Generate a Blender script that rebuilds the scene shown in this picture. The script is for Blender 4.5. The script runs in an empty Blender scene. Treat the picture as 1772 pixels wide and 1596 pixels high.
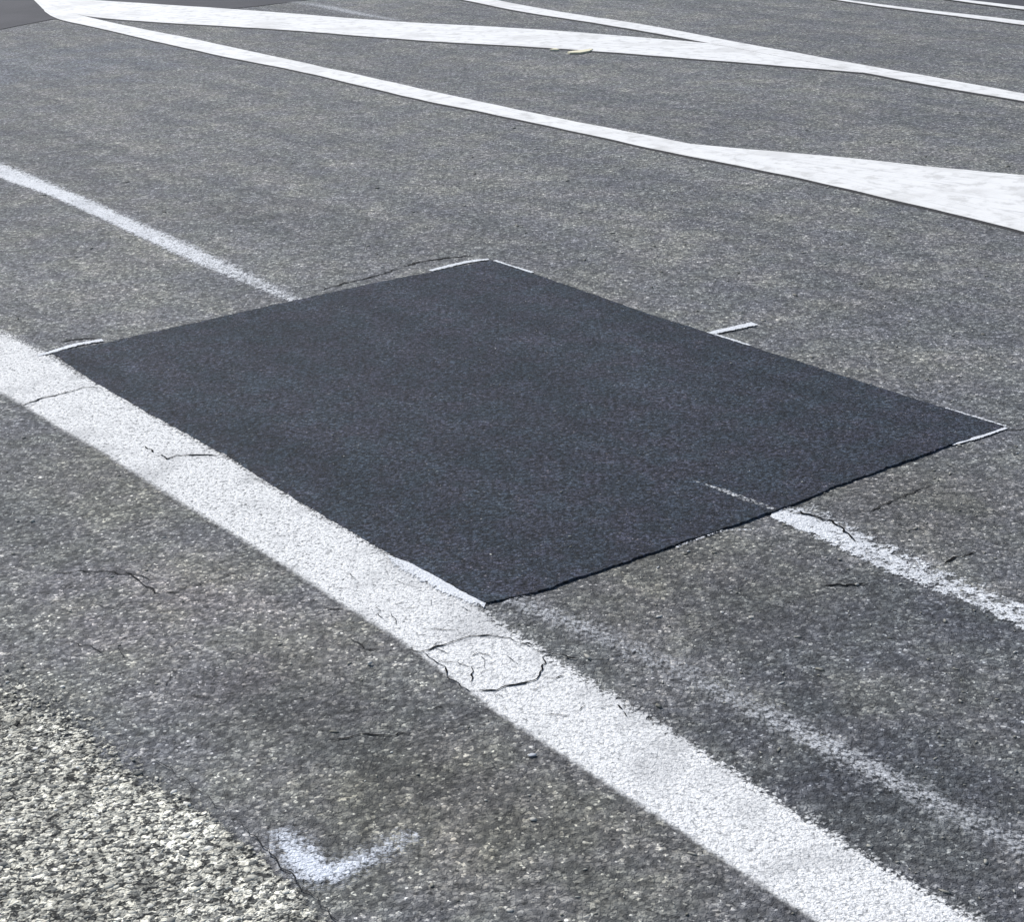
import bpy, bmesh, math, random
import numpy as np
from mathutils import Matrix, Vector

random.seed(7); rng = np.random.default_rng(7)
S = bpy.context.scene
COL = S.collection

# ------------------------------------------------------------------ camera
W, H = 1772.0, 1596.0
F = 3063.66                       # focal length in photo pixels
CAMH = 1.6
DN = np.array([0.02764178, 0.93282552, 0.35926659])      # straight down, in camera axes (x right, y down, z ahead)
XW = np.array([0.99956125, -0.02961931, 0.0])
YW = np.array([-0.01064123, -0.35910896, 0.93323497])
cam_data = bpy.data.cameras.new('camera'); cam = bpy.data.objects.new('camera', cam_data); COL.objects.link(cam)
cam_data.sensor_width = 36.0; cam_data.lens = 36.0 * F / W
cam_data.clip_start = 0.05; cam_data.clip_end = 2000.0
def axis(v): return Vector((float(XW @ v), float(YW @ v), float(-(DN @ v))))
ax, ay, az = axis(np.array([1., 0, 0])), axis(np.array([0, -1., 0])), axis(np.array([0, 0, -1.]))
cam.matrix_world = Matrix(((ax.x, ay.x, az.x, 0), (ax.y, ay.y, az.y, 0), (ax.z, ay.z, az.z, CAMH), (0, 0, 0, 1)))
S.camera = cam

# ------------------------------------------------------------------ light
SUN_EL, SUN_AZ = math.radians(47), math.radians(-38)      # azimuth clockwise from +Y
w = bpy.data.worlds.new('World'); S.world = w; w.use_nodes = True
nt = w.node_tree; nt.nodes.clear()
out = nt.nodes.new('ShaderNodeOutputWorld'); bg = nt.nodes.new('ShaderNodeBackground'); sky = nt.nodes.new('ShaderNodeTexSky')
sky.sky_type = 'NISHITA'; sky.sun_disc = False; sky.sun_elevation = SUN_EL; sky.sun_rotation = SUN_AZ % (2*math.pi)
bg.inputs['Strength'].default_value = 0.10
nt.links.new(sky.outputs[0], bg.inputs['Color']); nt.links.new(bg.outputs[0], out.inputs['Surface'])
sun_d = bpy.data.lights.new('sun', 'SUN'); sun_d.energy = 4.2; sun_d.angle = math.radians(0.6); sun_d.color = (1.0, 0.975, 0.94)
sun = bpy.data.objects.new('sun', sun_d); COL.objects.link(sun)
to_sun = Vector((math.sin(SUN_AZ)*math.cos(SUN_EL), math.cos(SUN_AZ)*math.cos(SUN_EL), math.sin(SUN_EL)))
sun.rotation_euler = to_sun.to_track_quat('Z', 'Y').to_euler()
S.view_settings.view_transform = 'Standard'; S.view_settings.look = 'None'
S.view_settings.gamma = 1.0; S.view_settings.use_curve_mapping = False; S.view_settings.exposure = 0.0

# ------------------------------------------------------------------ helpers
def at(x, y):
    """photo pixel -> point on the ground (metres)"""
    d = np.array([(x - W/2)/F, (y - H/2)/F, 1.0]); t = CAMH/float(d @ DN); p = d*t
    return np.array([float(p @ XW), float(p @ YW)])
def G(*pts): return np.array([at(*p) for p in pts])
def tag(o, label=None, cat=None, group=None, kind=None):
    if label: o['label'] = label
    if cat: o['category'] = cat
    if group: o['group'] = group
    if kind: o['kind'] = kind
    return o
def resample(P, step):
    P = np.asarray(P, float); seg = np.linalg.norm(np.diff(P, axis=0), axis=1); s = np.r_[0, np.cumsum(seg)]
    n = max(2, int(s[-1]/step)+1); t = np.linspace(0, s[-1], n)
    return np.c_[np.interp(t, s, P[:, 0]), np.interp(t, s, P[:, 1])]
def resample_n(P, n):
    P = np.asarray(P, float); seg = np.linalg.norm(np.diff(P, axis=0), axis=1); s = np.r_[0, np.cumsum(seg)]
    t = np.linspace(0, s[-1], n)
    return np.c_[np.interp(t, s, P[:, 0]), np.interp(t, s, P[:, 1])]
def smooth(P, k=2):
    P = np.asarray(P, float)
    for _ in range(k):
        Q = P.copy(); Q[1:-1] = 0.25*P[:-2] + 0.5*P[1:-1] + 0.25*P[2:]; P = Q
    return P
def mesh_obj(name, V, Fc, mats, parent=None, attrs=None, smooth_shade=False, mat_idx=None):
    me = bpy.data.meshes.new(name); me.from_pydata([tuple(map(float, v)) for v in V], [], [tuple(map(int, f)) for f in Fc])
    for m in (mats if isinstance(mats, list) else [mats]): me.materials.append(m)
    if attrs:
        for k, a in attrs.items():
            at_ = me.attributes.new(k, 'FLOAT', 'POINT'); at_.data.foreach_set('value', np.asarray(a, np.float32))
    if mat_idx is not None: me.polygons.foreach_set('material_index', np.asarray(mat_idx, np.int32))
    me.polygons.foreach_set('use_smooth', np.full(len(me.polygons), smooth_shade))
    me.update()
    o = bpy.data.objects.new(name, me); COL.objects.link(o)
    if parent: o.parent = parent
    return o

class NB:
    """small node-building shorthand"""
    def __init__(s, nt): s.t = nt; s.n = nt.nodes; s.l = nt.links
    def put(s, sock, v):
        if hasattr(v, 'is_linked') or isinstance(v, bpy.types.NodeSocket): s.l.new(v, sock)
        else: sock.default_value = v
    def m(s, op, a, b=None, c=None, clamp=False):
        n = s.n.new('ShaderNodeMath'); n.operation = op; n.use_clamp = clamp
        s.put(n.inputs[0], a)
        if b is not None: s.put(n.inputs[1], b)
        if c is not None: s.put(n.inputs[2], c)
        return n.outputs[0]
    def sstep(s, v, a, b, lo=0., hi=1., kind='SMOOTHSTEP'):
        n = s.n.new('ShaderNodeMapRange'); n.interpolation_type = kind; n.clamp = True
        s.put(n.inputs['Value'], v); s.put(n.inputs['From Min'], a); s.put(n.inputs['From Max'], b)
        s.put(n.inputs['To Min'], lo); s.put(n.inputs['To Max'], hi); return n.outputs[0]
    def noise(s, vec, scale, detail=3., rough=.55, dim='2D'):
        n = s.n.new('ShaderNodeTexNoise'); n.noise_dimensions = dim; s.l.new(vec, n.inputs['Vector'])
        n.inputs['Scale'].default_value = scale; n.inputs['Detail'].default_value = detail; n.inputs['Roughness'].default_value = rough
        return n.outputs[0]
    def vor(s, vec, scale, feature='F1', dim='2D'):
        n = s.n.new('ShaderNodeTexVoronoi'); n.voronoi_dimensions = dim; n.feature = feature; s.l.new(vec, n.inputs['Vector'])
        n.inputs['Scale'].default_value = scale; return n
    def mix(s, f, a, b, typ='MIX'):
        n = s.n.new('ShaderNodeMix'); n.data_type = 'RGBA'; n.blend_type = typ
        s.put(n.inputs[0], f); s.put(n.inputs[6], a); s.put(n.inputs[7], b); return n.outputs[2]
    def pos(s): return s.n.new('ShaderNodeNewGeometry').outputs['Position']
    def attr(s, name):
        n = s.n.new('ShaderNodeAttribute'); n.attribute_name = name; return n.outputs['Fac']
    def scalev(s, vec, v):
        n = s.n.new('ShaderNodeVectorMath'); n.operation = 'MULTIPLY'; s.l.new(vec, n.inputs[0]); n.inputs[1].default_value = v; return n.outputs[0]
    def dist(s, vec, p):
        n = s.n.new('ShaderNodeVectorMath'); n.operation = 'DISTANCE'; s.l.new(vec, n.inputs[0]); n.inputs[1].default_value = p; return n.outputs['Value']
    def sep(s, c):
        n = s.n.new('ShaderNodeSeparateColor'); s.l.new(c, n.inputs[0]); return n.outputs
    def grey(s, v):
        n = s.n.new('ShaderNodeCombineColor'); [s.put(n.inputs[i], v) for i in range(3)]; return n.outputs[0]
    def bump(s, h, dist, strength=1.0):
        n = s.n.new('ShaderNodeBump'); n.inputs['Strength'].default_value = strength; n.inputs['Distance'].default_value = dist
        s.l.new(h, n.inputs['Height']); return n.outputs[0]
    def bsdf(s, col, rough, normal=None, spec=0.4):
        n = s.n.new('ShaderNodeBsdfPrincipled'); s.put(n.inputs['Base Color'], col); s.put(n.inputs['Roughness'], rough)
        n.inputs['Specular IOR Level'].default_value = spec
        if normal is not None: s.l.new(normal, n.inputs['Normal'])
        return n.outputs[0]
    def alpha(s, a, shader):
        t = s.n.new('ShaderNodeBsdfTransparent'); x = s.n.new('ShaderNodeMixShader')
        s.put(x.inputs[0], a); s.l.new(t.outputs[0], x.inputs[1]); s.l.new(shader, x.inputs[2]); return x.outputs[0]
    def out(s, shader):
        o = s.n.new('ShaderNodeOutputMaterial'); s.l.new(shader, o.inputs['Surface'])
def new_mat(name):
    m = bpy.data.materials.new(name); m.use_nodes = True; m.node_tree.nodes.clear(); return m, NB(m.node_tree)
def rgb(r, g, b): return (r, g, b, 1.0)

# relief shared by the asphalt and by the paint that lies on it (same stones, same pits)
grp = bpy.data.node_groups.new('asphalt_relief', 'ShaderNodeTree')
grp.interface.new_socket('Vector', in_out='INPUT', socket_type='NodeSocketVector')
for nm in ('Height', 'Tone', 'Tone2', 'Stone', 'Fine'): grp.interface.new_socket(nm, in_out='OUTPUT', socket_type='NodeSocketFloat')
b = NB(grp); gi = grp.nodes.new('NodeGroupInput'); go = grp.nodes.new('NodeGroupOutput')
v = gi.outputs[0]
wob = grp.nodes.new('ShaderNodeTexNoise'); wob.noise_dimensions = '2D'; wob.inputs['Scale'].default_value = 130; wob.inputs['Detail'].default_value = 1; b.l.new(v, wob.inputs['Vector'])
vm = grp.nodes.new('ShaderNodeVectorMath'); vm.operation = 'MULTIPLY_ADD'; b.l.new(wob.outputs['Color'], vm.inputs[0]); vm.inputs[1].default_value = (.009, .009, 0); b.l.new(v, vm.inputs[2])
vd = vm.outputs[0]
a1 = b.vor(vd, 112); a2 = b.vor(vd, 235)
fine = b.noise(v, 420, 2, .6); mid = b.noise(v, 55, 3, .6)
h1 = b.sstep(a1.outputs['Distance'], .12, .75, 1., 0.)
h2 = b.sstep(a2.outputs['Distance'], .1, .75, 1., 0.)
t1 = b.sep(a1.outputs['Color'])[0]; t2 = b.sep(a2.outputs['Color'])[1]
hh = b.m('MULTIPLY', h1, b.m('MULTIPLY_ADD', t1, .7, .3))
height = b.m('ADD', b.m('MULTIPLY_ADD', hh, .52, b.m('MULTIPLY', h2, .26)), b.m('MULTIPLY_ADD', fine, .2, b.m('MULTIPLY', mid, .45)))
for i, s in enumerate((height, t1, t2, h1, fine)): b.l.new(s, go.inputs[i])
def relief(b, vec):
    n = b.n.new('ShaderNodeGroup'); n.node_tree = grp; b.l.new(vec, n.inputs[0]); return n.outputs

# ------------------------------------------------------------------ materials
LANE = math.atan2(.81, .59)                            # turns the lane direction onto x
def asphalt_mat():
    m, b = new_mat('old_asphalt'); p = b.pos(); r = relief(b, p)
    big = b.noise(p, .55, 4, .6); med = b.noise(p, 2.6, 4, .62); sml = b.noise(p, 14, 4, .65); grain = b.noise(p, 45, 2, .6)
    stone = b.mix(b.sstep(r['Tone'], 0., 1.), rgb(.082, .086, .092), rgb(.235, .237, .234))
    stone = b.mix(b.sstep(r['Tone'], .93, .975), stone, rgb(.40, .395, .375))
    stone = b.mix(b.sstep(r['Tone2'], .968, .985), stone, rgb(.60, .60, .57))
    binder_shade = b.mix(r['Tone2'], rgb(.052, .055, .060), rgb(.130, .132, .133))  # low parts: dark bitumen, with self-shadow between stones painted in
    c = b.mix(b.sstep(r['Height'], .36, .72), binder_shade, stone)
    fk = b.vor(p, 82); fr = b.sep(fk.outputs['Color'])       # pale chips of stone among the rest
    fl = b.m('MULTIPLY', b.sstep(b.m('MULTIPLY_ADD', fr[1], -.16, fk.outputs['Distance']), .16, .08), b.sstep(fr[0], .90, .93))
    c = b.mix(b.m('MULTIPLY', fl, .85), c, b.mix(fr[2], rgb(.34, .335, .31), rgb(.74, .74, .73)))
    pt = b.vor(p, 48); pr = b.sep(pt.outputs['Color'])       # lost stones: small pits, their shade painted as dark spots
    c = b.mix(b.m('MULTIPLY', b.m('MULTIPLY', b.sstep(pt.outputs['Distance'], .26, .12), b.sstep(pr[0], .86, .9)), .8), c, rgb(.022, .023, .025))
    # wear: paler sandy and darker bituminous areas
    c = b.mix(b.sstep(big, .35, .65), c, b.mix(1., c, rgb(1.11, 1.11, 1.09), 'MULTIPLY'))
    c = b.mix(b.sstep(med, .36, .66), b.mix(1., c, rgb(.90, .92, .96), 'MULTIPLY'), b.mix(1., c, rgb(1.08, 1.07, 1.04), 'MULTIPLY'))
    c = b.mix(1., c, b.grey(b.sstep(sml, .25, .75, .78, 1.24, 'LINEAR')), 'MULTIPLY')
    c = b.mix(1., c, b.grey(b.sstep(grain, .32, .68, .6, 1.4, 'LINEAR')), 'MULTIPLY')
    chv = b.noise(p, 5.5, 3, .6)
    c = b.mix(b.sstep(chv, .36, .64), b.mix(1., c, rgb(1.0, 1.008, .972), 'MULTIPLY'), b.mix(1., c, rgb(1.0, .985, 1.02), 'MULTIPLY'))
    lane = b.n.new('ShaderNodeVectorRotate'); lane.rotation_type = 'Z_AXIS'; b.l.new(p, lane.inputs['Vector']); lane.inputs['Angle'].default_value = LANE
    st = b.noise(b.scalev(lane.outputs[0], (.45, 4.5, 1)), 1., 4, .6)
    c = b.mix(b.sstep(st, .36, .66), b.mix(1., c, rgb(.84, .85, .87), 'MULTIPLY'), b.mix(1., c, rgb(1.09, 1.085, 1.07), 'MULTIPLY'))
    st2 = b.noise(b.scalev(lane.outputs[0], (.9, 7., 1)), 1.3, 3, .55)
    c = b.mix(b.m('MULTIPLY', b.sstep(st2, .60, .72), .6), c, b.mix(1., c, rgb(.72, .72, .74), 'MULTIPLY'))
    blot = b.noise(p, 7., 5, .7)
    c = b.mix(b.sstep(blot, .50, .62), c, b.mix(1., c, rgb(1.22, 1.205, 1.175), 'MULTIPLY'))
    # stains and one painted bluish sheen, with places of their own: (pixel, radius m, multiplier)
    for (px, rad, mul) in STAINS_SHEEN:
        q = at(*px); sc = b.scalev(p, (1, 1, 0))
        d = b.m('ADD', b.dist(sc, (q[0], q[1], 0)), b.m('MULTIPLY', b.m('SUBTRACT', med, .5), rad*1.3))
        k = b.sstep(d, rad*1.15, rad*.25)
        c = b.mix(k, c, b.mix(1., c, rgb(*mul), 'MULTIPLY'))
    b.out(b.bsdf(c, .80, b.bump(r['Height'], .0048, .95), .4)); return m
STAINS_SHEEN = [((1600, 1160), .55, (.70, .72, .75)), ((1250, 1280), .30, (.76, .77, .79)), ((1650, 1480), .40, (.66, .67, .69)), ((1180, 1010), .40, (.90, .87, .81)),
          ((60, 110), 1.1, (.93, .97, 1.05)), ((10, 226), .22, (.74, .75, .78)), ((70, 238), .20, (.76, .77, .79)), ((140, 256), .18, (.82, .83, .85)), ((390, 368), .12, (.78, .79, .81)), ((440, 382), .12, (.74, .75, .78)), ((500, 398), .12, (.78, .79, .81)), ((560, 416), .12, (.84, .85, .87)), ((1020, 330), .2, (.9, .9, .93)), ((330, 690), .2, (.9, .9, .9)),  # first entry here: bluish sheen painted into the asphalt colour
          ((480, 1210), .22, (.80, .78, .78)), ((330, 1120), .28, (1.12, 1.09, 1.06)), ((420, 1000), .25, (1.12, 1.09, 1.06)), ((650, 1290), .3, (.86, .85, .82)), ((230, 1030), .30, (1.25, 1.19, 1.16)), ((560, 1110), .22, (1.14, 1.10, 1.05)), ((700, 1420), .28, (1.08, 1.05, .98)), ((1050, 1500), .3, (1.08, 1.05, .98)), ((120, 800), .3, (1.08, 1.06, 1.0)),
          ((250, 860), .3, (1.10, 1.08, 1.0)), ((880, 1380), .3, (.92, .9, .85)), ((1580, 870), .35, (.82, .8, .76))]
def patch_mat():
    m, b = new_mat('new_asphalt'); p = b.pos(); r = relief(b, b.scalev(p, (1.35, 1.35, 1)))
    med = b.noise(p, 1.8, 4, .6); sml = b.noise(p, 20, 4, .65); grain = b.noise(p, 75, 2, .6)
    c = b.mix(b.sstep(r['Tone'], 0., 1.), rgb(.017, .023, .032), rgb(.055, .067, .091))
    c = b.mix(b.sstep(r['Height'], .3, .7), rgb(.010, .012, .017), c)
    c = b.mix(b.sstep(r['Tone2'], .975, .99), c, rgb(.13, .13, .135))
    c = b.mix(b.sstep(med, .35, .65), b.mix(1., c, rgb(.90, .94, .95), 'MULTIPLY'), b.mix(1., c, rgb(1.12, 1.07, 1.08), 'MULTIPLY'))
    c = b.mix(1., c, b.grey(b.sstep(sml, .25, .75, .78, 1.22, 'LINEAR')), 'MULTIPLY')
    c = b.mix(1., c, b.grey(b.sstep(grain, .34, .66, .45, 1.55, 'LINEAR')), 'MULTIPLY')
    ln = b.n.new('ShaderNodeVectorRotate'); ln.rotation_type = 'Z_AXIS'; b.l.new(p, ln.inputs['Vector']); ln.inputs['Angle'].default_value = LANE
    ro = b.noise(b.scalev(ln.outputs[0], (.6, 6., 1)), 1., 4, .65); bl_ = b.noise(p, 6.5, 5, .7); cv_ = b.noise(p, 9, 3, .6)
    c = b.mix(b.sstep(ro, .36, .66), b.mix(1., c, rgb(.82, .84, .86), 'MULTIPLY'), b.mix(1., c, rgb(1.18, 1.16, 1.14), 'MULTIPLY'))
    c = b.mix(b.sstep(bl_, .52, .70), c, b.mix(1., c, rgb(1.38, 1.33, 1.32), 'MULTIPLY'))
    c = b.mix(b.sstep(cv_, .38, .62), b.mix(1., c, rgb(.93, 1.03, 1.03), 'MULTIPLY'), b.mix(1., c, rgb(1.06, .97, 1.01), 'MULTIPLY'))
    b.out(b.bsdf(c, .78, b.bump(r['Height'], .0038, 1.), .28)); return m
def dark_road_mat():
    m, b = new_mat('smooth_dark_asphalt'); p = b.pos(); r = relief(b, p)
    med = b.noise(p, 1.5, 4, .6)
    c = b.mix(b.sstep(med, .3, .7), rgb(.050, .050, .058), rgb(.068, .067, .076))
    c = b.mix(1., c, b.grey(b.sstep(r['Fine'], .3, .7, .8, 1.2, 'LINEAR')), 'MULTIPLY')
    b.out(b.bsdf(c, .8, b.bump(r['Height'], .002, .6), .3)); return m
def coarse_mat():
    m, b = new_mat('coarse_worn_asphalt'); p = b.pos(); r = relief(b, b.scalev(p, (.62, .62, 1)))
    sml = b.noise(p, 30, 4, .7); grain = b.noise(p, 120, 3, .7); med = b.noise(p, 5, 3, .6); hole = b.noise(p, 58, 4, .68)
    c = b.mix(b.sstep(r['Tone'], .0, .9), rgb(.52, .51, .445), rgb(.90, .87, .74))
    c = b.mix(b.m('MULTIPLY', b.sstep(r['Tone2'], .70, .78), .8), c, rgb(.15, .155, .15))
    c = b.mix(b.sstep(hole, .48, .38), c, rgb(.055, .056, .053))
    c = b.mix(b.sstep(r['Height'], .51, .38), c, rgb(.06, .06, .057))  # shade inside holes and low pits painted as dark colour
    c = b.mix(1., c, b.grey(b.sstep(sml, .3, .7, .62, 1.3, 'LINEAR')), 'MULTIPLY')
    c = b.mix(1., c, b.grey(b.sstep(grain, .32, .68, .62, 1.35, 'LINEAR')), 'MULTIPLY')
    c = b.mix(1., c, b.grey(b.sstep(med, .3, .7, .62, 1.25, 'LINEAR')), 'MULTIPLY')
    blo = b.noise(p, 11, 4, .65); c = b.mix(b.m('MULTIPLY', b.sstep(blo, .52, .64), .55), c, b.mix(1., c, rgb(.45, .46, .47), 'MULTIPLY'))
    a = edge_alpha(b, p, r, .6)
    b.out(b.alpha(a, b.bsdf(c, .85, b.bump(r['Height'], .0075, 1.), .3))); return m
def edge_alpha(b, p, r, sharp=1., flake=0.):
    """paint coverage: fades over soft0/soft1 at the two sides, worn through where stones stand or pits lie"""
    ac, cv, s0, s1 = b.attr('across'), b.attr('cov'), b.attr('soft0'), b.attr('soft1')
    n1 = b.m('SUBTRACT', b.noise(p, 22, 4, .65), .5)
    n2 = b.m('SUBTRACT', b.noise(p, 60, 3, .7), .5)
    d0 = b.m('MULTIPLY_ADD', b.m('MULTIPLY', b.m('MULTIPLY_ADD', n1, .5, b.m('MULTIPLY', b.m('SUBTRACT', b.noise(p, 60, 3, .7), .5), .5)), s0), 1.1, ac)
    d1 = b.m('MULTIPLY_ADD', b.m('MULTIPLY', n2, s1), .9, b.m('SUBTRACT', 1., ac))
    crisp = b.m('LESS_THAN', s1, .12)                       # a masked, clean side: cut off, not worn away
    e1 = b.sstep(d1, b.m('MULTIPLY', s1, .12), s1)
    e = b.m('MULTIPLY', b.sstep(d0, b.m('MULTIPLY', s0, .12), s0), b.m('MAXIMUM', e1, crisp))
    c = b.m('MULTIPLY', e, cv)
    # resistance of the surface 0..1: low in places that take paint first (stone tops)
    q = b.m('ADD', b.m('MULTIPLY', b.sstep(r['Height'], .32, .78, 1., 0., 'LINEAR'), .50), b.m('MULTIPLY', b.sstep(b.noise(p, 95, 3, .75), .3, .7, 0., 1., 'LINEAR'), .34))
    q = b.m('MULTIPLY_ADD', r['Tone2'], .16, q)
    if flake: q = b.m('ADD', b.m('MULTIPLY', q, 1-flake), b.m('MULTIPLY', b.sstep(b.noise(p, 38, 3, .6), .3, .7, 0., 1., 'LINEAR'), flake))
    return b.m('MULTIPLY', b.sstep(b.m('SUBTRACT', c, q), -.13/sharp, .13/sharp), b.m('MAXIMUM', e1, b.m('SUBTRACT', 1., crisp)))
def paint_mat(name, col, dirt, bumpd=.004, dirtamt=.5, sharp=1., flake=0.):
    m, b = new_mat(name); p = b.pos(); r = relief(b, p)
    n = b.noise(p, 95, 4, .75); n2 = b.noise(p, 6, 4, .65); n3 = b.noise(p, 210, 2, .6)
    c = b.mix(b.m('MULTIPLY', b.sstep(r['Height'], .58, .36), dirtamt), col, dirt)
    c = b.mix(b.m('MULTIPLY', b.sstep(n, .50, .66), dirtamt*.75), c, dirt)
    c = b.mix(b.m('MULTIPLY', b.sstep(n3, .52, .68), dirtamt*.6), c, dirt)
    c = b.mix(b.m('MULTIPLY', b.sstep(n2, .48, .68), dirtamt*.55), c, dirt)
    b.out(b.alpha(edge_alpha(b, p, r, sharp, flake), b.bsdf(c, .7, b.bump(r['Height'], bumpd, .8), .35))); return m
def thermo_mat():
    m, b = new_mat('thick_white_marking'); p = b.pos()
    cb = b.n.new('ShaderNodeCombineXYZ'); b.l.new(b.attr('along'), cb.inputs[0]); b.l.new(b.attr('across'), cb.inputs[1])
    st = b.noise(b.scalev(cb.outputs[0], (.55, 11., 1)), 1.6, 4, .6); st2 = b.noise(b.scalev(cb.outputs[0], (2., 30., 1)), 1.2, 3, .6)
    g = b.noise(p, 12, 4, .65)
    c = b.mix(b.sstep(st, .52, .78), rgb(.80, .795, .78), rgb(.66, .655, .64))
    c = b.mix(b.m('MULTIPLY', b.sstep(st2, .60, .72), .7), c, rgb(.40, .40, .40))
    c = b.mix(b.m('MULTIPLY', b.sstep(g, .48, .72), .7), c, rgb(.52, .51, .49)); g2 = b.noise(p, 2.2, 3, .6)
    c = b.mix(b.m('MULTIPLY', b.sstep(g2, .5, .72), .6), c, rgb(.57, .56, .54))
    b.out(b.bsdf(c, .6, b.bump(b.m('MULTIPLY_ADD', g, .6, st), .004, .6), .4)); return m
def flat_mat(name, c1, c2, scale, rough=.85, bumpd=.002, spec=.3):
    m, b = new_mat(name); p = b.pos(); n = b.noise(p, scale, 4, .65, '3D')
    b.out(b.bsdf(b.mix(b.sstep(n, .3, .7), c1, c2), rough, b.bump(n, bumpd, .7), spec)); return m
def stone_mat(name, cols, spec=.35):
    m, b = new_mat(name); p = b.pos()
    ri = b.n.new('ShaderNodeNewGeometry').outputs['Random Per Island']
    rp = b.n.new('ShaderNodeValToRGB'); b.l.new(ri, rp.inputs[0]); rp.color_ramp.interpolation = 'LINEAR'
    els = rp.color_ramp.elements
    els[0].position, els[0].color = cols[0][0], rgb(*cols[0][1]); els[1].position, els[1].color = cols[-1][0], rgb(*cols[-1][1])
    for (t, c) in cols[1:-1]: e = els.new(t); e.color = rgb(*c)
    n = b.noise(p, 260, 4, .7, '3D')
    c = b.mix(1., rp.outputs[0], b.grey(b.sstep(n, .3, .7, .72, 1.25, 'LINEAR')), 'MULTIPLY')
    b.out(b.bsdf(c, .75, b.bump(n, .0015, .6), spec)); return m

M_asph, M_patch, M_dark, M_coarse = asphalt_mat(), patch_mat(), dark_road_mat(), coarse_mat()
M_line = paint_mat('worn_white_paint', rgb(.86, .86, .85), rgb(.36, .365, .37), .0036, .8, .44)
M_faded = paint_mat('faded_white_paint', rgb(.80, .815, .83), rgb(.34, .355, .375), .0045, .7, .5, .2)
M_flake = paint_mat('flaking_white_paint', rgb(.82, .84, .86), rgb(.36, .375, .40), .0045, .6, .7, .42)
M_flake2 = paint_mat('speckled_white_paint', rgb(.81, .825, .845), rgb(.36, .375, .40), .0045, .6, .5, .28)
M_ghost = paint_mat('ghost_white_paint', rgb(.64, .655, .68), rgb(.36, .37, .385), .0045, .5, .34, .25)
M_spray = paint_mat('pale_blue_spray_paint', rgb(.76, .80, .87), rgb(.40, .44, .50), .005, .45, .30)
M_mark = paint_mat('fresh_white_paint', rgb(.78, .80, .83), rgb(.50, .52, .55), .0035, .4, .6)
M_thermo = thermo_mat()
M_side = flat_mat('shadow_outline_edge', rgb(.02, .02, .022), rgb(.05, .05, .052), 60)  # near-black colour stands in for the shadow line beside each stripe
M_crack = flat_mat('dark_crack_filling', rgb(.006, .006, .007), rgb(.016, .0155, .015), 160, .95, .002, .05)
M_lip = flat_mat('dark_hairline_crack', rgb(.022, .022, .023), rgb(.045, .044, .042), 160, .95, .002, .1)
M_yel = flat_mat('yellow_paint_chip', rgb(.70, .64, .42), rgb(.80, .77, .62), 90)
M_chip = flat_mat('pale_pebble', rgb(.40, .42, .45), rgb(.50, .52, .55), 120)
M_grav = stone_mat('aggregate_stones', [(0, (.09, .095, .09)), (.35, (.19, .19, .175)), (.6, (.34, .335, .30)), (.85, (.60, .585, .50)), (1, (.75, .74, .70))])
M_grit = stone_mat('pale_grit', [(0, (.16, .155, .13)), (.5, (.30, .29, .25)), (.8, (.45, .44, .40)), (1, (.72, .71, .68))])

# ------------------------------------------------------------------ ground and roads
def plane(name, x0, x1, y0, y1, z, mat):
    return mesh_obj(name, [(x0, y0, z), (x1, y0, z), (x1, y1, z), (x0, y1, z)], [(0, 1, 2, 3)], mat)
ground = tag(plane('asphalt_ground', -300, 300, -100, 900, 0, M_asph), kind='structure')

def strip(name, A, B, mat, z, cov=1., s0=.06, s1=.06, parent=None, margin=.0, step=.03):
    """painted sheet between two edge curves; coverage and softness can be lists along its length"""
    n = max(int(np.linalg.norm(np.diff(A, axis=0), axis=1).sum()/step), 8)
    A = smooth(resample_n(A, n), 3); B = smooth(resample_n(B, n), 3); d = B - A; A2, B2 = A - d*margin, B + d*margin
    def lst(v): return np.interp(np.linspace(0, 1, n), np.linspace(0, 1, len(v)), v) if hasattr(v, '__len__') else np.full(n, float(v))
    k = 5; V = []; ac = []; fr = np.linspace(0, 1, k)
    for i in range(n):
        for t in fr: p = A2[i]*(1-t) + B2[i]*t; V.append((p[0], p[1], z)); ac.append(t)
    Fc = [(i*k+j, i*k+j+1, (i+1)*k+j+1, (i+1)*k+j) for i in range(n-1) for j in range(k-1)]
    # keep the faces looking up
    p0, p1, p2 = (np.array(V[q]) for q in Fc[0][:3])
    if np.cross(p1-p0, p2-p0)[2] < 0: Fc = [f[::-1] for f in Fc]
    rep = lambda v: np.repeat(lst(v), k)
    return mesh_obj(name, V, Fc, mat, parent, dict(across=ac, cov=rep(cov), soft0=rep(s0), soft1=rep(s1)))
def brush(name, pts, width, mat, z, cov=1., s=.3, parent=None, step=.01):
    """painted stroke along a pixel polyline, width in metres (number or list)"""
    P = smooth(resample(G(*pts), step), 2); n = len(P)
    wd = np.interp(np.linspace(0, 1, n), np.linspace(0, 1, len(width)), width) if hasattr(width, '__len__') else np.full(n, width)
    t = np.gradient(P, axis=0); t /= np.linalg.norm(t, axis=1)[:, None] + 1e-9; nr = np.c_[-t[:, 1], t[:, 0]]
    return strip(name, P + nr*wd[:, None]/2, P - nr*wd[:, None]/2, mat, z, cov, s, s, parent, 0, step)
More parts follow.
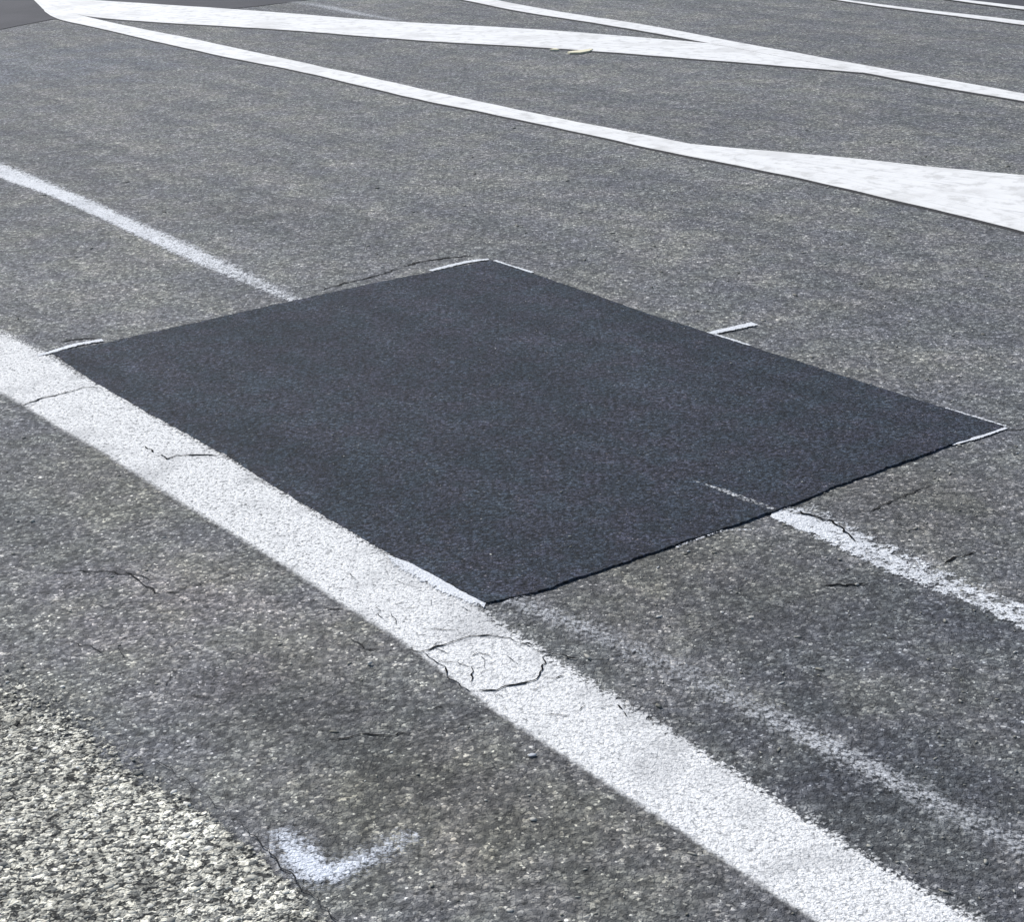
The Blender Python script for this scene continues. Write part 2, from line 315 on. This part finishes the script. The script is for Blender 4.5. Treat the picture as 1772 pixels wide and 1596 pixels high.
def slab(name, A, B, z, base=.0, step=.08):
    """thick marking: top sheet and dark sides that paint a shadow outline, edges slightly uneven"""
    n = max(int(np.linalg.norm(np.diff(A, axis=0), axis=1).sum()/step), 6)
    A = smooth(resample_n(A, n), 14); B = smooth(resample_n(B, n), 14)
    ja = smooth(rng.normal(0, .004, (n, 2)), 1); jb = smooth(rng.normal(0, .004, (n, 2)), 1); A = A + ja; B = B + jb
    V = []; al = []; ac = []; k = 4; s = np.r_[0, np.cumsum(np.linalg.norm(np.diff(A, axis=0), axis=1))]
    for i in range(n):
        for j in range(k):
            t = j/(k-1); p = A[i]*(1-t)+B[i]*t; V.append((p[0], p[1], z)); al.append(s[i]); ac.append(t)
    Fc = [(i*k+j, i*k+j+1, (i+1)*k+j+1, (i+1)*k+j) for i in range(n-1) for j in range(k-1)]
    p0, p1, p2 = (np.array(V[q]) for q in Fc[0][:3]); flip = np.cross(p1-p0, p2-p0)[2] < 0
    if flip: Fc = [f[::-1] for f in Fc]
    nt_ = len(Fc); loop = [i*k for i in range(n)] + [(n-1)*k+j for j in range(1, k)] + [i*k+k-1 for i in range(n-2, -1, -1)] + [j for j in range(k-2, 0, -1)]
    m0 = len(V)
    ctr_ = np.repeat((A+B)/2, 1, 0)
    for q in loop:                                          # the foot spreads a little, its dark colour paints the shadow outline
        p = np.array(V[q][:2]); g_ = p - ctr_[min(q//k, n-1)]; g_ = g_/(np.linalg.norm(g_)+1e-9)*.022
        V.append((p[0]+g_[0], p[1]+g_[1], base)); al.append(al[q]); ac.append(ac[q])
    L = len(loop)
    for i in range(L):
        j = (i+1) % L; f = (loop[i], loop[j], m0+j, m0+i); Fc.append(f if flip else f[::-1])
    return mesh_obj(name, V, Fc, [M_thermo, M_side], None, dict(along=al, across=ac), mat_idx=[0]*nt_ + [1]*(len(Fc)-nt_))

# darker road surface far behind, in two places
def poly(name, pts, z, mat):
    P = G(*pts); V = [(p[0], p[1], z) for p in P]
    bm = bmesh.new(); vs = [bm.verts.new(v) for v in V]; f = bm.faces.new(vs)
    if f.normal.z < 0 or True:
        bm.normal_update()
        if f.normal.z < 0: f.normal_flip()
    bmesh.ops.triangulate(bm, faces=bm.faces[:]); me = bpy.data.meshes.new(name); bm.to_mesh(me); bm.free(); me.materials.append(mat)
    o = bpy.data.objects.new(name, me); COL.objects.link(o); return o
road1 = tag(poly('road', [(-260, 95), (-120, 68), (0, 51), (50, 41), (92, 33), (170, 33), (300, 38), (360, 20), (400, 15), (450, 10), (530, 0), (620, -14), (700, -40), (640, -120), (-500, -120), (-600, 120)], .003, M_dark), kind='structure')
road2 = tag(poly('road', [(1640, -1), (1731, 12), (1772, 17), (1900, 34), (2200, 75), (2200, -80), (1500, -90), (1480, -30)], .003, M_dark), kind='structure')

# ------------------------------------------------------------------ coarse worn area, bottom left
edgeC = [(-420, 1010), (-200, 1070), (0, 1105), (110, 1125), (185, 1180), (215, 1235), (262, 1310), (330, 1360), (400, 1415), (450, 1462), (510, 1525), (585, 1600), (680, 1700), (780, 1830)]
softC = [.34, .34, .34, .32, .28, .22, .15, .09, .06, .03, .02, .015, .015, .015]
EC = G(*edgeC); farC = EC + np.array([-1.35, -.85])
coarse = tag(strip('coarse_asphalt', EC, farC, M_coarse, .003, .92, softC, .02), kind='structure')

# ------------------------------------------------------------------ wide worn line along the patch
up = [(-420, 360), (-200, 468), (0, 560), (85, 603), (160, 646), (240, 690), (330, 742), (400, 782), (480, 831), (560, 880), (640, 927), (720, 976), (835, 1040), (900, 1086), (960, 1126), (1010, 1157), (1100, 1212), (1172, 1258), (1290, 1333), (1400, 1405), (1500, 1468), (1600, 1527), (1730, 1595), (1900, 1690), (2150, 1830)]
lo = [(-420, 470), (-200, 575), (0, 684), (40, 706), (100, 744), (170, 783), (240, 829), (330, 885), (420, 940), (500, 990), (590, 1050), (690, 1112), (770, 1172), (850, 1233), (900, 1267), (1000, 1330), (1080, 1384), (1172, 1441), (1250, 1495), (1330, 1550), (1400, 1594), (1560, 1700), (1760, 1830)]
wide = strip('white_line', G(*up), G(*lo), M_line, .0022, [.80, .78, .78, .80, .82, .80, .78, .84, .92, .96, .96], .24, .09, margin=.03)
tag(wide, 'wide worn white painted line running along the near edge of the dark patch', 'road marking')

# ------------------------------------------------------------------ the dark repair patch
eLT = G((90, 612), (180, 596), (300, 569), (420, 542), (540, 515), (640, 493), (750, 472), (850, 452))
eTR = G((850, 452), (905, 470), (1000, 502), (1140, 551), (1300, 602), (1480, 660), (1640, 711), (1738, 742))
eBR = G((835, 1048), (900, 1035), (960, 1017), (1040, 990), (1100, 969), (1225, 927), (1340, 888), (1450, 843), (1560, 804), (1650, 771), (1738, 742))
eLB = G((90, 612), (165, 663), (250, 713), (330, 755), (400, 795), (480, 847), (560, 895), (640, 940), (730, 992), (835, 1048))
def make_patch():
    nu, nv = 330, 260                                     # u: L->T direction... v: across to the near side
    a, c = resample_n(eLT, nu), resample_n(eBR, nu)       # far-left edge and near-right edge
    l, r_ = resample_n(eLB, nv), resample_n(eTR, nv)
    def jit(e, amp, keep=3):
        n = len(e); j = smooth(rng.normal(0, 1, n)[:, None]*np.ones(2), 1)[:, :1]*amp + smooth(rng.normal(0, 1, n)[:, None]*np.ones(2), 8)[:, :1]*amp*2.4
        t = np.gradient(e, axis=0); t /= np.linalg.norm(t, axis=1)[:, None]; nr = np.c_[-t[:, 1], t[:, 0]]; f = np.minimum(1, np.minimum(np.arange(n), np.arange(n)[::-1])/6.)[:, None]
        return e + nr*j*f
    a, c, l, r_ = jit(a, .0022), jit(c, .0014), jit(l, .0013), jit(r_, .0010)
    u = np.linspace(0, 1, nu)[:, None, None]; v_ = np.linspace(0, 1, nv)[None, :, None]
    P = (1-v_)*a[:, None, :] + v_*c[:, None, :] + (1-u)*l[None, :, :] + u*r_[None, :, :] - ((1-u)*(1-v_)*a[0] + u*(1-v_)*a[-1] + (1-u)*v_*c[0] + u*v_*c[-1])
    # real unevenness: gentle waves and stone-sized bumps
    Z = .0048 + np.zeros((nu, nv))
    for k_ in (60, 25, 10):
        N = rng.normal(0, 1, (nu//k_+3, nv//k_+3)); xi = np.linspace(0, N.shape[0]-1.001, nu); yi = np.linspace(0, N.shape[1]-1.001, nv)
        x0, y0 = xi.astype(int), yi.astype(int); fx, fy = (xi-x0)[:, None], (yi-y0)[None, :]
        Z += .0004*((1-fx)*(1-fy)*N[x0][:, y0] + fx*(1-fy)*N[x0+1][:, y0] + (1-fx)*fy*N[x0][:, y0+1] + fx*fy*N[x0+1][:, y0+1])
    Z += rng.normal(0, .0004, (nu, nv))
    Z[0, :] = .0027; Z[1, :] = .0038                          # feathered on the far left edge
    V = np.c_[P.reshape(-1, 2), Z.reshape(-1)]
    idx = np.arange(nu*nv).reshape(nu, nv)
    Fc = np.stack([idx[:-1, :-1], idx[:-1, 1:], idx[1:, 1:], idx[1:, :-1]], -1).reshape(-1, 4)
    p0, p1, p2 = V[Fc[0][0]], V[Fc[0][1]], V[Fc[0][2]]
    flip = np.cross(p1-p0, p2-p0)[2] < 0
    if flip: Fc = Fc[:, ::-1]
    loop = np.r_[idx[:, 0], idx[-1, 1:], idx[-2::-1, -1], idx[0, -2:0:-1]]
    m0 = len(V); V = np.r_[V, np.c_[V[loop][:, :2], np.full(len(loop), .0005)]]
    n = len(loop); i = np.arange(n); j = (i+1) % n
    sides = np.stack([loop[i], loop[j], m0+j, m0+i], -1)
    ctr = V[:, :2].mean(0); e = V[loop[1]]-V[loop[0]]; nrm = np.array([e[1], -e[0]])   # (e x down)
    q = np.cross(V[loop[1]]-V[loop[0]], V[m0+1]-V[loop[0]])
    if (q[:2] @ (V[loop[0]][:2]-ctr)) < 0: sides = sides[:, ::-1]
    return mesh_obj('asphalt_patch', V, np.r_[Fc, sides], M_patch)
patch = tag(make_patch(), 'dark new asphalt repair patch, large and four sided, beside the wide white line', 'asphalt patch')

# ------------------------------------------------------------------ faded narrow line, cut through by the patch
fu = [(-420, 118), (-200, 202), (0, 278), (85, 312), (170, 349), (237, 379), (340, 423), (440, 472), (528, 517)]
fl = [(-420, 142), (-200, 228), (0, 307), (85, 337), (170, 375), (237, 407), (340, 455), (440, 497), (512, 528)]
o = strip('white_line', G(*fu), G(*fl), M_flake2, .0020, [.84, .86, .86, .82, .80, .80, .78, .76, .70, .58, .42], .5, .26, margin=.30)
tag(o, 'faded narrow white line that stops at the far left edge of the dark patch', 'road marking')
ru = [(1338, 886), (1375, 868), (1460, 898), (1510, 925), (1578, 953), (1646, 988), (1714, 1016), (1772, 1038), (1960, 1125), (2200, 1230)]
rl = [(1333, 895), (1392, 916), (1443, 939), (1494, 966), (1544, 991), (1595, 1011), (1680, 1042), (1748, 1077), (1772, 1089), (1960, 1190), (2200, 1310)]
o = strip('white_line', G(*ru), G(*rl), M_flake, .0022, [.84, .76, .62, .56, .52, .54, .60, .62, .64, .64], .55, .26, margin=.35)
tag(o, 'flaking narrow white line leading away from the near right edge of the dark patch', 'road marking')
o = brush('paint_scuff', [(1198, 835), (1250, 853), (1290, 868), (1340, 886)], [.012, .03, .036, .03], M_faded, .0068, [.2, .38, .36, .28], .4)
tag(o, 'small smear of white paint lying on the dark patch itself', 'paint mark')
gc = [(880, 1040), (1000, 1085), (1100, 1128), (1172, 1162), (1250, 1200), (1330, 1240), (1400, 1278), (1500, 1330), (1600, 1382), (1700, 1432), (1772, 1466), (2000, 1580)]
o = brush('white_line', gc, [.12, .13, .13, .14, .15], M_ghost, .0035, [.32, .36, .28, .29, .36, .46, .42, .32, .36, .32], .5, step=.03)
tag(o, 'almost worn away ghost line between the wide white line and the flaking narrow line', 'road marking')

# ------------------------------------------------------------------ layout marks
def mark(pts, width, label, cov=.98, s=.4, z=.0036, mat=None, name='paint_mark'):
    return tag(brush(name, pts, width, mat or M_mark, z, cov, s), label, 'paint mark', 'painted marks around the dark patch' if mat is None else None)
mark([(66, 617), (95, 609), (130, 598), (178, 590)], [.026, .040, .044, .046], 'thin white mark along the far left edge at the leftmost corner of the dark patch')
mark([(744, 470), (780, 461), (815, 453), (846, 450)], [.036, .046, .046, .03], 'bright white mark on the left side of the farthest corner of the dark patch')
mark([(856, 452), (880, 461), (922, 473)], [.02, .028, .026], 'short pale white mark on the right side of the farthest corner of the dark patch', 1.0)
mark([(1226, 580), (1265, 571), (1306, 562)], [.038, .046, .050], 'short white tick pointing away from the far right edge of the dark patch', .92, .3, .0046)
mark([(1222, 577), (1255, 587), (1296, 600)], [.03, .036, .028], 'thin white mark along the far right edge joined to the short tick', .85, .4)
mark([(1645, 771), (1690, 759), (1740, 742)], [.022, .026, .020], 'crisp white mark on the near side of the rightmost corner of the dark patch', 1.1, .25)
mark([(1636, 708), (1690, 724), (1742, 740)], [.012, .012, .012], 'broken hairline white mark on the far side of the rightmost corner of the dark patch', .58, .4)
o = strip('paint_mark', G((670, 962), (724, 980), (775, 1006), (842, 1044)), G((684, 990), (722, 1012), (762, 1040), (836, 1058)), M_mark, .0040, [.6, .95, 1.1, .95], .06, .6)
tag(o, 'thick bright white dab at the nearest corner of the dark patch', 'paint mark')
o = mark([(482, 1438), (505, 1470), (528, 1500), (556, 1518), (600, 1506), (655, 1478), (722, 1446)], [.065, .09, .105, .105, .08, .075, .07], 'pale blue white sprayed tick by the coarse gravelly asphalt', [.36, .66, .95, 1.0, .56, .36, .16], .5, .0042, M_spray)
mark([(1300, 920), (1260, 918), (1200, 938), (1170, 950)], [.014, .014, .014, .014], 'dotted trace of white along the near right edge of the dark patch', .34, .4, .0040)
o = brush('paint_scuff', [(505, 3), (560, 11), (620, 24), (690, 36)], [.25, .28, .25, .2], M_ghost, .0045, [.3, .5, .5, .35], .5, step=.05)
tag(o, 'pale grey worn scuff above the far wide white stripe', 'paint mark')

# ------------------------------------------------------------------ thick white stripes far behind
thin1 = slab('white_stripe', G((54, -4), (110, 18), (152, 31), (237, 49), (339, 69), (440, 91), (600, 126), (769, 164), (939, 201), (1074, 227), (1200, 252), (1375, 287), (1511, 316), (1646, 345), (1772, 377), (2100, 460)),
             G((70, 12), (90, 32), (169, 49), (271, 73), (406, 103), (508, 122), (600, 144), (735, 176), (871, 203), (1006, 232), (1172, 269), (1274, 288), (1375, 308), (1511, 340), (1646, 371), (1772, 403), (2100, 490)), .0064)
tag(thin1, 'long narrow white stripe running from the upper left corner down to the right edge', 'road marking', 'thick white stripes on the far asphalt')
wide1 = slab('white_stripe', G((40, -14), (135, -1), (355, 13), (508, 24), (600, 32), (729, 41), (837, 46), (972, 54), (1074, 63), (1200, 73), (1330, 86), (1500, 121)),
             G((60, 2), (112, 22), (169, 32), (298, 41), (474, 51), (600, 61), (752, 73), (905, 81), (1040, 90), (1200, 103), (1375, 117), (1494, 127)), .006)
tag(wide1, 'broad white stripe across the top with yellow chips at its lower edge', 'road marking', 'thick white stripes on the far asphalt')
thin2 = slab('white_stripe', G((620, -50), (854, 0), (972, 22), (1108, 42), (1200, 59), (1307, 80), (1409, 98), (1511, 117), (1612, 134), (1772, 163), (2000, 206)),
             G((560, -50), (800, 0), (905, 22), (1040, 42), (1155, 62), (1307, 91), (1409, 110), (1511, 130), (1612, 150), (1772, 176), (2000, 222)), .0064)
tag(thin2, 'narrow white stripe that joins the broad top stripe and reaches the right edge', 'road marking', 'thick white stripes on the far asphalt')
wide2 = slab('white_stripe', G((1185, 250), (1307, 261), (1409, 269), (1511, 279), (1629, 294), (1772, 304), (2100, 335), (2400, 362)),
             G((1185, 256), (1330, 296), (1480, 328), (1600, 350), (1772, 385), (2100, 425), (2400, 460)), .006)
tag(wide2, 'broad wedge of white stripe with creases at the right edge', 'road marking', 'thick white stripes on the far asphalt')
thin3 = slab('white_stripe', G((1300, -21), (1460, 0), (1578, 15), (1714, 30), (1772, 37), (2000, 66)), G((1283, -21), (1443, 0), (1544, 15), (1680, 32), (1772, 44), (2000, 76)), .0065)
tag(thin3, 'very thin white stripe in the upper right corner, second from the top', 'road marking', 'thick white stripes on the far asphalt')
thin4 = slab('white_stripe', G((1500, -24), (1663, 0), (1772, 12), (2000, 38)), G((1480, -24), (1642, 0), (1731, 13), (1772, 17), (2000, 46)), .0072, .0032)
tag(thin4, 'thin white stripe cutting off the upper right corner', 'road marking', 'thick white stripes on the far asphalt')

# ------------------------------------------------------------------ cracks
def crack(pts, wid, parent, z, mat=None):
    P = resample(G(*pts), .006); n = len(P)
    sc = .0030 + wid*.2; wid = wid*.66
    P = P + smooth(np.repeat(rng.normal(0, sc, (n//2+1, 2)), 2, 0)[:n], 1)*.8
    t = np.gradient(P, axis=0); t /= np.linalg.norm(t, axis=1)[:, None]+1e-9; nr = np.c_[-t[:, 1], t[:, 0]]
    wv = wid*np.clip(1 + smooth(rng.normal(0, .9, (n, 1)), 2)[:, 0], 0.7, 1.6); x = np.linspace(0, 1, n); wv *= np.clip(np.minimum(x, 1-x)*7, .15, 1)
    A, B = P + nr*wv[:, None]/2, P - nr*wv[:, None]/2
    V = [(p[0], p[1], z) for p in A] + [(p[0], p[1], z) for p in B]
    Fc = [(i, i+1, n+i+1, n+i) for i in range(n-1)]
    p0, p1, p2 = (np.array(V[q]) for q in Fc[0][:3])
    if np.cross(p1-p0, p2-p0)[2] < 0: Fc = [f[::-1] for f in Fc]
    return mesh_obj('crack', V, Fc, mat or M_crack, parent)
ZL, ZG = .0040, .002
for pts, wd in [
    ([(0, 712), (35, 705), (75, 691), (120, 680), (145, 673), (176, 671)], .0060),
    ([(281, 787), (288, 798), (300, 792), (339, 789), (381, 791)], .0065), ([(250, 776), (262, 781), (268, 786)], .006),
    ([(700, 1126), (729, 1131), (760, 1122), (787, 1112), (811, 1103), (840, 1103), (865, 1100)], .0052),
    ([(729, 1131), (753, 1147), (772, 1156), (774, 1173)], .0036),
    ([(818, 1202), (845, 1198), (863, 1197), (870, 1190), (902, 1183), (926, 1179), (938, 1167), (944, 1145), (955, 1134)], .0056),
    ([(925, 1126), (943, 1130), (955, 1134), (973, 1139), (1008, 1144)], .0056),
    ([(938, 1176), (953, 1178), (980, 1173)], .003), ([(812, 1183), (820, 1165), (812, 1158)], .0034),
    ([(774, 1173), (800, 1190), (818, 1202)], .0030), ([(816, 1139), (830, 1132), (846, 1137)], .0036), ([(838, 1103), (880, 1108), (925, 1126)], .0026), ([(753, 1147), (790, 1150), (812, 1158)], .0020),
    ([(684, 1049), (702, 1046)], .003), ([(740, 1090), (790, 1094)], .0022),
    ([(1071, 1222), (1079, 1230)], .007), ([(1078, 1236), (1082, 1243)], .006), ([(1020, 1227), (1062, 1222)], .0022)]:
    crack(pts, wd, wide, ZL)
for pts, wd, mt in [
    ([(-120, 745), (-50, 728), (0, 712)], .009, 0),
    ([(1008, 1144), (1034, 1142), (1078, 1134), (1120, 1126)], .0036, 1),
    ([(68, 998), (135, 990), (196, 990), (244, 998), (270, 1010)], .0040, 1), ([(210, 985), (247, 1011), (267, 1027), (292, 1025), (340, 1026)], .0048, 1),
    ([(292, 1025), (339, 1015), (393, 998), (420, 986)], .0036, 1),
    ([(557, 1054), (601, 1055)], .0036, 0), ([(520, 1046), (548, 1038)], .003, 1),
    ([(575, 1285), (624, 1272), (665, 1274), (712, 1271)], .0040, 0), ([(733, 1228), (768, 1226)], .0036, 0),
    ([(600, 1102), (640, 1128), (690, 1118)], .003, 1),
    ([(1426, 1015), (1460, 1014), (1507, 1010)], .0062, 0), ([(1632, 979), (1660, 966), (1690, 956)], .0075, 0),
    ([(1500, 888), (1558, 863), (1585, 851), (1612, 840)], .0070, 1),
    ([(1362, 889), (1389, 891), (1422, 898), (1450, 912), (1467, 929), (1482, 939)], .0085, 0),
    ([(555, 503), (600, 490), (650, 478), (690, 465)], .010, 1), ([(690, 463), (730, 453), (770, 447), (830, 442)], .013, 1),
    ([(100, 592), (130, 588), (172, 585)], .009, 1), ([(1738, 747), (1790, 738)], .006, 1),
    ([(1105, 1128), (1160, 1150)], .003, 1)]:
    crack(pts, wd, ground, .0046 if (1362, 889) in pts else ZG, M_lip if mt else M_crack)
# hairlines through the paint of the wide line, and over the old asphalt beside it
for _ in range(22):
    q = rng.uniform([560, 0], [1020, 1]); x = q[0]; yu = np.interp(x, [a_[0] for a_ in up], [a_[1] for a_ in up]); yl = np.interp(x, [a_[0] for a_ in lo], [a_[1] for a_ in lo])
    y = yu + 18 + (yl-yu-36)*q[1]; a0 = rng.uniform(-.7, .7); L_ = rng.uniform(14, 46); pts = [(x, y)]
    for k in range(3): a0 += rng.normal(0, .5); pts.append((pts[-1][0]+L_/3*math.cos(a0), pts[-1][1]+L_/3*.6*math.sin(a0)))
    crack(pts, .0017, wide, ZL, M_lip)
for _ in range(15):
    x, y = rng.uniform(30, 860), rng.uniform(860, 1560)
    if y < np.interp(x, [a_[0] for a_ in lo], [a_[1] for a_ in lo]) + 25 or y > np.interp(x, [a_[0] for a_ in edgeC], [a_[1] for a_ in edgeC]) - 10: continue
    a0 = rng.uniform(-.5, .5); L_ = rng.uniform(25, 90); pts = [(x, y)]
    for k in range(4): a0 += rng.normal(0, .45); pts.append((pts[-1][0]+L_/4*math.cos(a0), pts[-1][1]+L_/4*.5*math.sin(a0)))
    crack(pts, .0019, ground, ZG, M_lip)
j = crack([(405, 1416), (450, 1462), (510, 1525), (585, 1600), (700, 1730)], .0026, ground, .0042, M_lip); j.name = 'pavement_joint'
j2 = crack([(262, 1312), (330, 1360), (400, 1412)], .0018, ground, .0042, M_lip); j2.name = 'pavement_joint'

# ------------------------------------------------------------------ loose and exposed stones
def ico(sub):
    bm = bmesh.new(); bmesh.ops.create_icosphere(bm, subdivisions=sub, radius=1.0)
    V = np.array([v.co[:] for v in bm.verts]); T = np.array([[v.index for v in f.verts] for f in bm.faces]); bm.free(); return V, T
def scatter(name, P, size, squash, sink, mat, sub=1, elong=1.0, flat=True):
    V0, T0 = ico(sub); n = len(P); nv = len(V0)
    V = np.repeat(V0[None], n, 0)*(1 + rng.uniform(-.28, .28, (n, nv, 1)))
    sc = np.stack([size*rng.uniform(.8, 1.25, n)*(1 + (elong-1)*rng.random(n)), size*rng.uniform(.7, 1.1, n), size*squash*rng.uniform(.7, 1.3, n)], -1)
    V = V*sc[:, None, :]
    th = rng.uniform(0, 2*math.pi, n); c, s = np.cos(th)[:, None], np.sin(th)[:, None]
    X, Y = V[..., 0]*c - V[..., 1]*s, V[..., 0]*s + V[..., 1]*c
    Z = V[..., 2] + (P[:, 2] + sc[:, 2]*(1-2*sink))[:, None]
    VV = np.stack([X + P[:, 0][:, None], Y + P[:, 1][:, None], Z], -1).reshape(-1, 3).astype(np.float32)
    TT = (T0[None] + (np.arange(n)*nv)[:, None, None]).reshape(-1, 3).astype(np.int32)
    me = bpy.data.meshes.new(name); me.vertices.add(len(VV)); me.vertices.foreach_set('co', VV.ravel())
    me.loops.add(TT.size); me.loops.foreach_set('vertex_index', TT.ravel()); me.polygons.add(len(TT))
    me.polygons.foreach_set('loop_start', np.arange(0, TT.size, 3, dtype=np.int32)); me.polygons.foreach_set('loop_total', np.full(len(TT), 3, np.int32))
    me.update(calc_edges=True); me.validate(); me.materials.append(mat)
    o = bpy.data.objects.new(name, me); COL.objects.link(o); return o
def inside(P, poly_):
    x, y = P[:, 0], P[:, 1]; r = np.zeros(len(P), bool); n = len(poly_)
    for i in range(n):
        (x1, y1), (x2, y2) = poly_[i], poly_[(i+1) % n]
        c = ((y1 > y) != (y2 > y)) & (x < (x2-x1)*(y-y1)/(y2-y1+1e-12)+x1); r ^= c
    return r
def edge_dist(P, E):
    d = np.full(len(P), 9.)
    for i in range(len(E)-1):
        a, q = E[i], E[i+1]; ab = q-a; t = np.clip(((P-a) @ ab)/(ab @ ab), 0, 1); d = np.minimum(d, np.linalg.norm(P-(a+t[:, None]*ab), axis=1))
    return d
polyC = np.r_[EC, farC[::-1]]
lo_, hi_ = polyC.min(0), polyC.max(0)
C = rng.uniform(lo_, np.minimum(hi_, [.4, 3.7]), (26000, 2)); C = C[inside(C, polyC)]
dd = edge_dist(C, EC)
soft_side = C[:, 1] > at(262, 1310)[1]
keep = rng.random(len(C)) < np.where(soft_side, np.clip((dd-.03)/.30, 0., 1), np.clip((dd-.012)/.02, 0, 1))
C = C[keep]; C = C[np.all(np.abs(C-[-.9, 2.7]) < [.95, 1.0], axis=1)][:3600]
sz = np.clip(rng.lognormal(math.log(.0048), .38, len(C)), .0022, .011)
g1 = scatter('exposed_stones', np.c_[C, np.full(len(C), .003)], sz, .34, .74, M_grav, 1)
tag(g1, 'mixed grey and beige stones exposed in the coarse worn asphalt in the lower left corner', 'stones', kind='stuff')
# loose pale grit all over the old asphalt
Q = np.c_[rng.uniform(-2.6, 2.8, 9000), 1.9 + 7*rng.random(9000)**1.5]
pp = np.r_[eLT, eTR[1:], eBR[::-1][1:], eLB[::-1][1:-1]]
bl = np.r_[G(*up), G(*lo)[::-1]]
Q = Q[~inside(Q, pp)]; Q = Q[~inside(Q, bl) | (rng.random(len(Q)) < .05)]; Q = Q[~inside(Q, polyC)]
wgt = .28 + .72*np.clip((Q[:, 0] + .2*Q[:, 1] - .2)/1.2, 0, 1)
Q = Q[rng.random(len(Q)) < wgt]
g2 = scatter('loose_grit', np.c_[Q, np.full(len(Q), .001)], np.clip(rng.lognormal(math.log(.0018), .45, len(Q)), .0009, .006), .5, .3, M_grit, 1, 2.6)
tag(g2, 'pale loose grit and slivers scattered over the old asphalt', 'grit', kind='stuff')
# a few crumbs on the patch
Q = rng.uniform(pp.min(0), pp.max(0), (700, 2)); Q = Q[inside(Q, pp)][:160]
g3 = scatter('patch_crumbs', np.c_[Q, np.full(len(Q), .0048)], np.clip(rng.lognormal(math.log(.0014), .4, len(Q)), .0008, .004), .6, .2, M_grit, 1, 1.6)
tag(g3, 'tiny pale crumbs scattered over the dark new patch', 'grit', kind='stuff')

def one_stone(name, px, size, squash, mat, label, cat, elong=1.6, z=.002, rot=None):
    p = at(*px); o = scatter(name, np.array([[0, 0, 0]]), np.array([size]), squash, .1, mat, 2, elong)
    o.location = (p[0], p[1], z); return tag(o, label, cat)
one_stone('pebble', (922, 1310), .0070, .30, M_chip, 'flat pale grey pebble just below the wide white line', 'pebble', 1.4)
one_stone('pebble', (640, 1152), .0045, .7, M_grit, 'small round white pebble left of the cracked part of the wide line', 'pebble', 1.1)
def sliver(px_pts, wd, label):
    P = G(*px_pts); n = len(P); c = P.mean(0); t = np.gradient(P, axis=0); t /= np.linalg.norm(t, axis=1)[:, None]; nr = np.c_[-t[:, 1], t[:, 0]]
    w_ = np.array(wd)[:, None]/2; A, B = P+nr*w_-c, P-nr*w_-c
    V = [(p[0], p[1], .012) for p in A] + [(p[0], p[1], .012) for p in B] + [(p[0], p[1], .002) for p in A] + [(p[0], p[1], .002) for p in B]
    Fc = []
    for i in range(n-1): Fc += [(n+i, n+i+1, i+1, i), (2*n+i, 2*n+i+1, 3*n+i+1, 3*n+i), (i, i+1, 2*n+i+1, 2*n+i), (3*n+i, 3*n+i+1, n+i+1, n+i)]
    Fc += [(0, 2*n, 3*n, n), (n-1, 2*n-1, 4*n-1, 3*n-1)]
    o = mesh_obj('paint_chip', V, Fc, M_yel); bm = bmesh.new(); bm.from_mesh(o.data); bmesh.ops.recalc_face_normals(bm, faces=bm.faces[:]); bm.to_mesh(o.data); bm.free()
    o.location = (c[0], c[1], 0); return tag(o, label, 'chip')
sliver([(984, 93), (998, 92), (1012, 90), (1024, 87)], [.04, .09, .07, .02], 'longer yellow sliver at the lower edge of the broad top stripe')
sliver([(953, 88), (959, 87), (966, 88)], [.02, .06, .02], 'tiny yellow chip left of the longer yellow sliver')
for o in COL.objects:
    if o.name.startswith('paint_chip'): o['group'] = 'yellow chips beside the broad top stripe'
    if o.name.startswith('pebble'): o['group'] = 'single pebbles near the wide white line'
